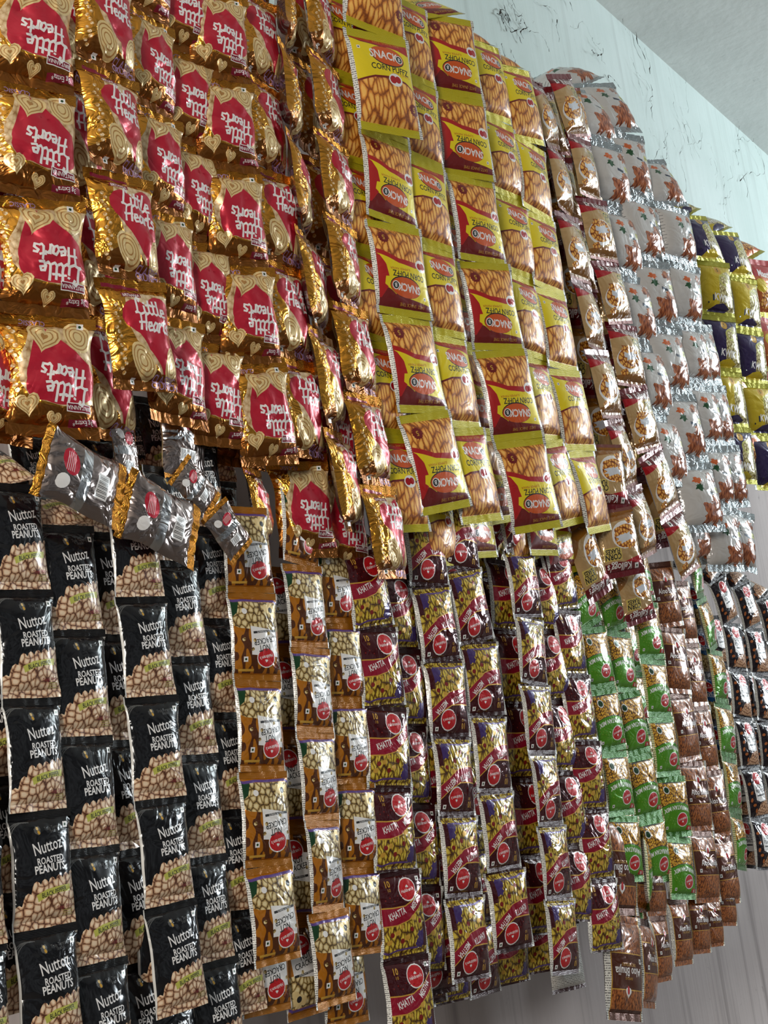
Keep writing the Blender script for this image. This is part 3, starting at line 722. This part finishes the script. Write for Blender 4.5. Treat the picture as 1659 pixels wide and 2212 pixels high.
gold([(608,-60),(618,155),(636,360),(665,570),(700,775),(728,960),(765,1150)], 'gold biscuit strip turned edge-on between two dark gaps', layer=.2, twist=-32, jit=10)
gold([(680,-40),(699,140),(717,321),(737,503),(757,700),(786,881),(818,1069),(850,1250)], 'rightmost gold biscuit strip, upright beside the yellow corn puff packets', layer=-.2, twist=-8)
gold([(600,600),(620,800),(645,1010),(668,1205)], 'gold strip hanging lower than the rest, its last heart upside down', flip=True, layer=.9, twist=22)
gold([(705,830),(725,1030),(745,1235)], 'gold biscuit strip behind the rightmost one, its tilted end just above the nut packets', flip=True, layer=1.2, twist=15)
gold([(500,850),(540,1000),(575,1175)], 'dark narrow gold biscuit strip beside the black hole under the hearts', layer=1.2, twist=-25)
gold([(85,985),(245,1070),(425,1165)], 'crumpled biscuit packets lying aslant, silver backs up, over the black peanut packets', back=True, layer=-.6, twist=10, jit=8)
gold([(385,1010),(455,1090),(525,1195)], 'crumpled silver-backed packet with barcode above the amber nut packets', back=True, layer=-.5, twist=10)
gold([(390,860),(402,1050)], 'brown-silver packet back with a small barcode under the hearts', back=True, layer=1.3)
gold([(262,900),(282,1060)], 'small crushed silver packet hanging under the crumpled-end strip', back=True, layer=1.2, wide=.7)
# ---- upper row, yellow corn puff packets
yel([(705,-180),(722,0),(741,189),(767,375),(797,574),(819,770),(845,965),(877,1150)], 'upright yellow corn puff strip half hidden right of the gold packets', layer=1.2)
yel([(795,-125),(812,84),(845,290)], 'short upright yellow corn puff strip ending high, in front of all others', layer=-.8, twist=14, jit=2)
yel([(800,-60),(815,128),(834,325),(853,530),(882,723),(920,918),(966,1104)], 'leftmost upside-down yellow corn puff strip with red folds', flip=True, layer=.2, twist=8)
yel([(872,0),(896,188),(913,381),(936,566),(965,745),(1000,929),(1043,1128)], 'upright yellow corn puff strip between the two upside-down red-folded ones', layer=.1, twist=0)
yel([(915,60),(941,230),(965,410),(990,605),(1015,797),(1047,962),(1087,1130)], 'upside-down yellow corn puff strip deep in the gap, only slivers showing', flip=True, layer=1.3)
yel([(962,35),(990,216),(1017,402),(1048,588),(1083,777),(1124,966),(1164,1146)], 'rightmost upside-down yellow corn puff strip, red folds and broad face', flip=True, layer=-.3, twist=14, over=True)
yel([(1039,91),(1071,255),(1098,425),(1123,605),(1150,790),(1188,973),(1230,1137)], 'second upright yellow corn puff strip from the right', layer=.4, twist=-4, over=True)
yel([(1107,145),(1142,300),(1164,473),(1190,645),(1220,810),(1256,983),(1296,1150)], 'rightmost upright yellow corn puff strip beside the cornflake packets', layer=0, twist=-2, over=True)
yel([(905,860),(930,1030),(963,1222)], 'bottom end of a hidden corn puff strip, upright, above the maroon packets', layer=1.6)
yel([(985,860),(1010,1030),(1043,1205)], 'bottom end of a hidden corn puff strip, dark red, beneath the leftmost upside-down one', flip=True, layer=1.4)
yel([(1065,900),(1100,1070),(1140,1215)], 'bottom end of a hidden corn puff strip with a grey flap beneath the broad face', layer=1.8)
yel([(1120,880),(1150,1040),(1178,1200)], 'red and yellow hidden strip end left of the transparent flap', flip=True, layer=1.2)
yel([(1155,900),(1185,1080),(1222,1240)], 'lowest red and yellow strip end beside the cornflake labels', flip=True, layer=1.8)
# ---- upper row, cornflake packets
flk([(1152,175),(1195,311),(1225,471),(1258,620),(1290,765),(1325,913),(1366,1055),(1405,1200)], 'left cornflake strip, seen edge-on with shiny seams', layer=.3, twist=-24, over=True)
flk([(1206,160),(1243,270),(1273,410),(1302,549),(1340,695),(1367,840),(1405,980),(1450,1110),(1492,1240)], 'right cornflake strip with maroon bands, beside the white packets', layer=.3, twist=-12)
flk([(1150,260),(1180,420),(1212,570),(1243,720),(1270,870),(1300,1020),(1330,1165)], 'dim upside-down cornflake strip in the gap right of the yellow packets', flip=True, layer=1.4)
flk([(1296,960),(1318,1100),(1350,1245)], 'upside-down cornflake packets hanging low, red band and white script', flip=True, layer=-.4, twist=10)
flk([(1325,1090),(1355,1215),(1388,1345)], 'lowest crumpled red cornflake packets over the green mix', flip=True, layer=.4)
flk([(1240,1130),(1300,1290)], 'yellow-labelled cornflake packet lying aslant above the green packets', flip=True, layer=.6, wide=.7)
# ---- upper row, white noodle packets
wht([(1236,190),(1300,303),(1323,456),(1352,600),(1382,756),(1415,895),(1450,1050)], 'left white noodle strip, narrow between cornflakes and the broad white strip', layer=.8, hang=True)
wht([(1275,180),(1345,290),(1370,433),(1400,590),(1428,730),(1458,876),(1492,1020),(1525,1150)], 'broad middle white noodle strip arching from the wall', layer=0, hang=True, over=True)
wht([(1392,345),(1448,430),(1474,570),(1482,705),(1508,840),(1532,973),(1552,1101),(1570,1235)], 'right white noodle strip with green herbs, lowest end of the row', layer=-.2, hang=True)
wht([(1500,700),(1530,840),(1555,970),(1582,1100),(1592,1228)], 'white noodle strip showing only its end beside the bare wall', layer=.8)
wht([(1420,800),(1450,950),(1478,1090),(1508,1222)], 'glassy white noodle strip behind, its end over the brown packets', layer=1.2)
# ---- upper row, crisps
crs([(1490,465),(1530,520),(1545,650),(1562,786),(1582,916),(1600,1045)], 'yellow and purple crisp strip nearest the white noodle packets', layer=.2, hang=True, over=True)
crs([(1560,500),(1597,570),(1612,690),(1625,816),(1647,935),(1665,1060)], 'second yellow and purple crisp strip, further right', layer=.2, hang=True, over=True)
crs([(1625,560),(1652,690),(1665,810),(1680,940),(1700,1060)], 'orange crisp strip cut by the right picture edge', key='OR', layer=.2, over=True)
crs([(1540,640),(1575,780),(1600,910),(1620,1035)], 'dim orange strip in the gap between the crisp strips', key='OR', layer=1.5)
# ---- lower row, black peanut packets
blk([(-30,1200),(-18,1446),(0,1700),(12,1945),(30,2190)], 'black peanut strip cut by the left edge, set back', layer=1)
blk([(-75,1590),(-62,1835),(-50,2045),(-35,2290)], 'black peanut strip barely showing at the lower left corner', layer=-.2)
blk([(25,1045),(48,1268),(68,1505),(84,1755),(98,2016),(115,2265)], 'leftmost complete black peanut strip', over=True)
blk([(142,1135),(166,1362),(184,1597),(200,1845),(215,2092),(235,2335)], 'second complete black peanut strip from the left', layer=.1, over=True)
blk([(203,935),(225,1160),(245,1385),(262,1625),(283,1860),(305,2090),(320,2330)], 'black peanut strip hidden in the gap, only slivers of peanuts showing', layer=1.1)
blk([(280,1080),(304,1290),(327,1508),(347,1738),(370,1977),(395,2185)], 'front black peanut strip ending above the bottom edge, shiny', layer=-.4, over=True)
blk([(340,1900),(365,2150),(385,2390)], 'black peanut strip peeping out below the shiny front one', layer=.8)
blk([(355,1010),(376,1219),(402,1432),(424,1655),(441,1872),(459,2092),(480,2310)], 'second black peanut strip from the right, partly covered', layer=.5)
blk([(418,945),(440,1150),(464,1360),(482,1570),(499,1784),(510,1998),(528,2191)], 'rightmost black peanut strip, beside the amber packets', layer=.8)
# ---- lower row, amber nut packets
amb([(523,1095),(543,1288),(557,1483),(568,1688),(581,1890),(602,2080)], 'leftmost amber nut strip, upside down, in front', flip=True, layer=-.1)
amb([(600,1225),(617,1415),(625,1605),(638,1800),(648,2000),(668,2195)], 'upright amber nut strip set back between two upside-down ones', layer=1)
amb([(645,1050),(652,1240),(672,1425),(682,1606),(697,1787),(710,1980),(728,2170)], 'middle amber nut strip, narrow, upside down', flip=True, layer=.2, twist=-8)
amb([(715,1180),(735,1360),(750,1537),(765,1712),(776,1893),(787,2062)], 'rightmost amber nut strip, next to the maroon packets', flip=True, layer=.5)
amb([(545,1780),(562,1975),(578,2190)], 'amber nut strip end below the leftmost amber strip', flip=True, layer=1)
amb([(720,1830),(735,2020),(752,2215)], 'amber nut strip end at the bottom behind the middle one', flip=True, layer=1.1)
# ---- lower row, maroon mix packets
mar([(778,1190),(810,1359),(832,1530),(843,1708),(858,1903),(877,2080),(895,2260)], 'leftmost maroon mix strip, upright, reaching the bottom edge', over=True)
mar([(848,1240),(866,1405),(880,1570),(893,1740),(905,1920),(915,2100)], 'dim upright maroon strip right behind the leftmost one', layer=1)
mar([(868,1100),(878,1270),(892,1443),(903,1615),(914,1784),(925,1962),(943,2149)], 'upside-down maroon strip in the dark gap, only a sliver', flip=True, layer=1.2)
mar([(910,1110),(930,1275),(957,1432),(975,1600),(989,1774),(1003,1947),(1020,2118)], 'upside-down maroon strip with white side fin, left of the tallest bulging one', flip=True, layer=.1)
mar([(985,1080),(996,1221),(1030,1380),(1052,1537),(1069,1709),(1090,1881),(1112,2053)], 'bulging upside-down maroon strip with a white reflection, middle of the maroon ones', flip=True, layer=-.3)
mar([(1085,1210),(1102,1370),(1120,1530),(1137,1690),(1152,1850),(1165,2020)], 'upright maroon strip tucked behind, red band showing in the gap', layer=1.1)
mar([(1090,1050),(1120,1190),(1142,1333),(1155,1483),(1173,1640),(1193,1805),(1210,1960),(1222,2105)], 'narrow upside-down maroon strip turned aside', flip=True, layer=0, twist=-8)
mar([(1160,1215),(1178,1370),(1200,1515),(1215,1670),(1235,1830),(1245,1990)], 'upright dull maroon strip right behind the narrow turned one', layer=.7)
mar([(1195,1180),(1220,1310),(1240,1457),(1260,1606),(1277,1753),(1296,1911),(1312,2055)], 'rightmost maroon mix strip, upright, beside the green packets', layer=.2)
mar([(890,1850),(905,2010),(925,2172)], 'lowest dark maroon end at the left of the bare wall', flip=True, layer=2)
mar([(945,1850),(962,2000),(980,2165)], 'lowest maroon end, second along the hem', layer=2.2)
mar([(1010,1840),(1030,1990),(1050,2150)], 'lowest maroon end, third along the hem', flip=True, layer=2.1)
mar([(1075,1830),(1092,1970),(1110,2125)], 'lowest maroon end under the bulging strip', layer=1.9)
mar([(1140,1800),(1158,1950),(1175,2100)], 'lowest maroon end left of the silver-tipped one', layer=1.8)
mar([(1190,1850),(1212,2000),(1230,2140)], 'silver-tipped maroon end hanging against the bare wall', back=True, layer=1.2)
# ---- lower row, green mix packets
grn([(1235,1230),(1282,1374),(1302,1502),(1328,1645),(1346,1778),(1358,1905)], 'leftmost green mix strip, upside down', flip=True, layer=.2)
grn([(1300,1235),(1334,1366),(1352,1507),(1379,1642),(1403,1776),(1425,1908)], 'middle green mix strip close against the leftmost', flip=True, layer=.5)
grn([(1345,1330),(1368,1440),(1388,1570),(1408,1700),(1425,1830)], 'dark green strip in the gap between the middle and right green ones', flip=True, layer=1.6)
grn([(1335,1740),(1350,1860),(1362,1985)], 'green mix strip end hanging below the leftmost green strip', flip=True, layer=1)
grn([(1385,1800),(1398,1970)], 'twisted green strip end between two others, low down', flip=True, layer=.9, twist=-40)
grn([(1365,1180),(1390,1300),(1409,1422),(1427,1555),(1446,1682),(1464,1814),(1477,1943)], 'right green mix strip beside the brown packets', flip=True, layer=0)
grn([(1490,1180),(1515,1295),(1545,1412),(1563,1537),(1577,1657),(1592,1781),(1603,1880)], 'narrow far green strip right of the brown and blue ones', flip=True, layer=.1, twist=-18)
strip('BL', [(1488,1260),(1505,1350),(1522,1450),(1535,1560),(1550,1670),(1563,1780),(1572,1880)], 'narrow blue strip behind, between brown and far green packets', 'packet strip', 'blue mix strips', 'savoury_mix_strip', layer=.9)
# ---- lower row, brown packets
brn([(1418,1215),(1444,1340),(1460,1475),(1488,1630),(1510,1785),(1530,1950)], 'left brown potato noodle strip, upright', layer=.2)
brn([(1460,1255),(1485,1400),(1507,1543),(1532,1684),(1552,1805),(1575,1955)], 'right brown potato noodle strip, shiny, its end swinging out', layer=.4)
brn([(1322,1760),(1340,1985),(1350,2205)], 'lowest brown strip, largest and leftmost of the hanging brown ends', flip=True, layer=.6, twist=-6)
brn([(1375,1800),(1390,1985),(1402,2178)], 'narrow brown strip end right of the lowest one', layer=.9, twist=-25)
brn([(1405,1840),(1420,1980),(1436,2120)], 'upright brown strip end, third from the lowest', layer=.8, twist=-10)
brn([(1446,1800),(1462,1950),(1478,2085)], 'brown strip end with a white side fin, fourth from the lowest', layer=.6, twist=-12)
brn([(1482,1800),(1500,1930),(1515,2060)], 'short brown strip end between two white fins', layer=.9)
brn([(1515,1830),(1532,1940),(1545,2045)], 'brown strip end near the right of the hanging fan', layer=.9)
brn([(1545,1780),(1560,1890),(1572,2000)], 'rightmost brown strip end in the fan, against the bare wall', layer=.6)
# ---- lower row, dark salted peanut packets
drk([(1548,1250),(1577,1335),(1593,1443),(1605,1552),(1622,1660),(1642,1772),(1655,1880)], 'left dark salted peanut strip with white labels', layer=0, over=True)
drk([(1600,1260),(1625,1345),(1642,1440),(1655,1550),(1668,1660),(1682,1770),(1692,1880)], 'right dark salted peanut strip cut by the picture edge', layer=.2, over=True)
drk([(1570,1560),(1588,1665),(1603,1770),(1614,1875)], 'dark salted peanut strip behind, near the far green strip', layer=1)
drk([(1650,1290),(1672,1370),(1690,1470),(1705,1580)], 'dark salted peanut strip just inside the right edge, high up', layer=.4, over=True)
# ---- rearmost filler strips, added so the gaps between the others read dark
gold([(640,-60),(660,150),(690,370),(715,600),(738,820),(760,1010)], 'gold filler strip added far back to darken the gap left of the corn puff packets', layer=2.3)
yel([(1000,60),(1030,230),(1060,400),(1090,580),(1120,750),(1150,920),(1185,1080)], 'corn puff filler strip added far back left of the second-right upright yellow one', layer=2.2)
flk([(1150,190),(1190,330),(1222,480),(1250,630),(1280,780),(1310,930),(1345,1080)], 'cornflake filler strip, added far back to darken the gap beside the edge-on one', layer=2.3)
flk([(1215,190),(1245,300),(1285,450),(1315,600),(1350,750),(1385,900),(1420,1050),(1450,1180)], 'upside-down cornflake filler strip added far back, left of the white packets', flip=True, layer=2.2)
wht([(1380,430),(1425,570),(1450,710),(1480,850),(1510,990),(1540,1120)], 'white noodle filler strip added in the dark gap right of the broad white one', layer=2)
crs([(1500,640),(1520,760),(1540,890),(1560,1010)], 'crisp filler strip added against the wall right of the white packets', key='CP', layer=2)
crs([(1590,640),(1605,760),(1625,890),(1640,1010)], 'crisp filler strip added far back near the right picture edge', key='CP', layer=1.9)
mar([(905,1130),(920,1290),(935,1460),(948,1630),(960,1800),(975,1970)], 'upright maroon filler strip added far back behind the white side fin', layer=2.2)
mar([(965,1130),(985,1290),(1005,1460),(1022,1620),(1040,1790),(1058,1950)], 'maroon filler strip added far back left of the bulging one', flip=True, layer=2.1)
mar([(1048,1100),(1068,1260),(1085,1420),(1100,1580),(1115,1740),(1132,1900)], 'maroon filler strip added far back right of the bulging one', layer=2.2)
mar([(1185,1180),(1205,1330),(1228,1480),(1250,1630),(1268,1780),(1285,1920)], 'maroon filler strip added far back left of the rightmost upright one', flip=True, layer=2)
grn([(1265,1290),(1300,1420),(1325,1550),(1350,1680),(1370,1810)], 'green filler strip added far back between the two leftmost green ones', layer=2.2)
brn([(1440,1290),(1465,1430),(1490,1570),(1512,1710),(1530,1840)], 'brown filler strip added far back between the brown and green packets', layer=2)
drk([(1540,1330),(1560,1440),(1578,1550),(1592,1660),(1605,1770)], 'dark peanut filler strip added far back right of the narrow green one', layer=2)
drk([(1608,1350),(1622,1450),(1636,1560),(1650,1670),(1664,1780),(1675,1880)], 'dark peanut filler strip added far back in the last gap on the right', layer=1.6)
blk([(150,950),(175,1180),(200,1410),(222,1640),(240,1880),(258,2120),(270,2330)], 'black peanut filler strip added far back right of the second complete black one', layer=2)
blk([(270,900),(292,1070),(310,1230)], 'black filler packet added behind the crushed silver ones, in the hole under the hearts', layer=2.4)
blk([(60,930),(85,1110),(100,1290)], 'black filler packet added to deepen the shade under the leftmost hearts', layer=2.4)
blk([(325,860),(345,1050),(362,1230)], 'black filler packet added left of the small barcode to deepen the shade', layer=2.3)
blk([(452,880),(472,1040),(490,1200)], 'added black filler packet right of the small barcode, left of the narrow dark gold strip', layer=2.4)
# ------------------------------------------------------------------ the room
def plain(name, col, rough=.9):
    m = bpy.data.materials.new(name); m.use_nodes = True
    b = m.node_tree.nodes['Principled BSDF']; b.inputs['Base Color'].default_value = col; b.inputs['Roughness'].default_value = rough
    return m, NT(m), b
def plaster(name, c1, c2, dirt, streak):
    m, t, b = plain(name, c1)
    g = t.n('ShaderNodeNewGeometry')
    n1 = t.n('ShaderNodeTexNoise'); n1.inputs['Scale'].default_value = 2.2; n1.inputs['Detail'].default_value = 8; t.l(g.outputs['Position'], n1.inputs['Vector'])
    mx = t.n('ShaderNodeMix', data_type='RGBA'); r = t.n('ShaderNodeMapRange'); r.inputs[1].default_value = .35; r.inputs[2].default_value = .65
    t.l(n1.outputs['Fac'], r.inputs[0]); t.l(r.outputs[0], mx.inputs[0]); mx.inputs[6].default_value = c1; mx.inputs[7].default_value = c2
    n2 = t.n('ShaderNodeTexNoise'); n2.inputs['Scale'].default_value = 9; n2.inputs['Detail'].default_value = 12; n2.inputs['Roughness'].default_value = .75; n2.inputs['Distortion'].default_value = 1.0
    t.l(g.outputs['Position'], n2.inputs['Vector'])
    r2 = t.n('ShaderNodeMapRange'); r2.inputs[1].default_value = .63; r2.inputs[2].default_value = .74; r2.inputs[4].default_value = .75; t.l(n2.outputs['Fac'], r2.inputs[0])
    m2 = t.n('ShaderNodeMix', data_type='RGBA'); t.l(r2.outputs[0], m2.inputs[0]); t.l(mx.outputs[2], m2.inputs[6]); m2.inputs[7].default_value = dirt
    mp = t.n('ShaderNodeMapping'); mp.inputs['Scale'].default_value = (26, 26, .7); t.l(g.outputs['Position'], mp.inputs[0])
    n3 = t.n('ShaderNodeTexNoise'); n3.inputs['Scale'].default_value = 1; n3.inputs['Detail'].default_value = 3; t.l(mp.outputs[0], n3.inputs['Vector'])
    r3 = t.n('ShaderNodeMapRange'); r3.inputs[1].default_value = .55; r3.inputs[2].default_value = .75; r3.inputs[4].default_value = streak; t.l(n3.outputs['Fac'], r3.inputs[0])
    m3 = t.n('ShaderNodeMix', data_type='RGBA'); t.l(r3.outputs[0], m3.inputs[0]); t.l(m2.outputs[2], m3.inputs[6]); m3.inputs[7].default_value = dirt
    t.l(m3.outputs[2], b.inputs['Base Color'])
    bp = t.n('ShaderNodeBump', Strength=.35); bp.inputs['Distance'].default_value = .01; t.l(n3.outputs['Fac'], bp.inputs['Height']); t.l(bp.outputs[0], b.inputs['Normal'])
    return m
def slab(name, x0, x1, y0, y1, z0, z1, m):
    v = [(x, y, z) for x in (x0, x1) for y in (y0, y1) for z in (z0, z1)]
    f = [(0, 1, 3, 2), (4, 6, 7, 5), (0, 4, 5, 1), (2, 3, 7, 6), (0, 2, 6, 4), (1, 5, 7, 3)]
    me = bpy.data.meshes.new(name); me.from_pydata(v, [], f); me.materials.append(m); me.update()
    o = bpy.data.objects.new(name, me); COL.objects.link(o); o['kind'] = 'structure'; return o
WALL_Y = 1.60
ZC = on_y(1470, 165, WALL_Y).z
MAUVE_Z = on_y(1560, 740, 1.60).z  # wall is coloured darker and mauve below this height
slab('wall_back', -3, 14, WALL_Y, WALL_Y+.2, MAUVE_Z, ZC, plaster('mint_paint', srgb(214, 226, 224), srgb(200, 214, 211), srgb(120, 122, 118), .22))
slab('wall_back_lower', -3, 14, WALL_Y, WALL_Y+.2, 0, MAUVE_Z, plaster('mauve_wall', srgb(196, 184, 182), srgb(176, 164, 162), srgb(90, 80, 78), .5))
slab('ceiling', -3, 14, -5, WALL_Y+.2, ZC, ZC+.15, plaster('ceiling_paint', srgb(226, 228, 226), srgb(212, 214, 212), srgb(120, 120, 118), .0))
slab('floor', -3, 14, -5, WALL_Y+.2, -.1, 0, plaster('floor_cement', srgb(120, 112, 104), srgb(100, 94, 88), srgb(70, 64, 60), .0))
def tube(name, pts, r, m, seg=8):
    c = bpy.data.curves.new(name, 'CURVE'); c.dimensions = '3D'; c.bevel_depth = r; c.bevel_resolution = 2
    s = c.splines.new('POLY'); s.points.add(len(pts)-1)
    for p, q in zip(s.points, pts): p.co = (*q, 1)
    c.materials.append(m); o = bpy.data.objects.new(name, c); COL.objects.link(o); return o

webm, _, _ = plain('cobweb_dust', (.045, .040, .036, 1), 1.0)
def cobweb(px, py, spread, seed, label, n=7, r=.0011):
    rd = random.Random(seed); c = on_y(px, py, WALL_Y-.012)
    V, Fq = [], []
    for k in range(n):
        p = Vector((rd.uniform(-.25, .25)*spread, 0, rd.uniform(-.4, .4)*spread)); a = rd.uniform(0, 6.28); m = rd.randint(8, 22); fat = rd.uniform(.35, 1.3)
        for i in range(m):
            rr = r*fat*(rd.uniform(.3, 1.3) if rd.random() < .85 else 2.6); b0 = len(V)
            for q in range(3): V.append((p.x+rr*math.cos(2.09*q), p.y+rr*.6*math.sin(2.09*q), p.z+rr*math.sin(2.09*q)))
            if i:
                for q in range(3): Fq.append((b0-3+q, b0-3+(q+1) % 3, b0+(q+1) % 3, b0+q))
            a += rd.uniform(-.7, .7); st = spread*rd.uniform(.02, .075); p = p+Vector((math.cos(a)*st, rd.uniform(-.004, .003), math.sin(a)*st)); p.y = min(p.y, .008)
    me = bpy.data.meshes.new('cobweb'); me.from_pydata(V, [], Fq); me.materials.append(webm); me.update()
    o = bpy.data.objects.new('cobweb', me); COL.objects.link(o); o.location = c
    o['label'] = label; o['category'] = 'cobweb'; o['group'] = 'dusty cobwebs on the upper wall'
cobweb(1120, 20, .22, 1, 'dark sooty cobweb at the top of the wall left of the ceiling line', 6, .0013)
cobweb(1090, 75, .16, 2, 'clotted cobweb tuft just above the yellow corn puff packets', 7, .0016)
cobweb(1215, 45, .26, 3, 'long drooping cobweb strand running down right from the wall top', 4)
cobweb(1390, 160, .34, 4, 'broad loose cobweb above the white noodle arch', 7)
cobweb(1300, 130, .15, 5, 'small hooked cobweb left of the broad loose one', 4)
cobweb(1480, 270, .36, 6, 'faint tangled cobweb halfway down the mint wall', 9, .0005)
cobweb(1600, 330, .42, 7, 'ragged cobweb near the right edge below the ceiling line', 6, .0009)
cobweb(1560, 430, .26, 8, 'sparse cobweb low on the mint wall above the crisp packets', 6, .0005)
cobweb(1430, 330, .18, 9, 'speckled cobweb just right of the white noodle arch', 6, .0005)
for k, v in COUNT.items(): print('PITCH', k, v)
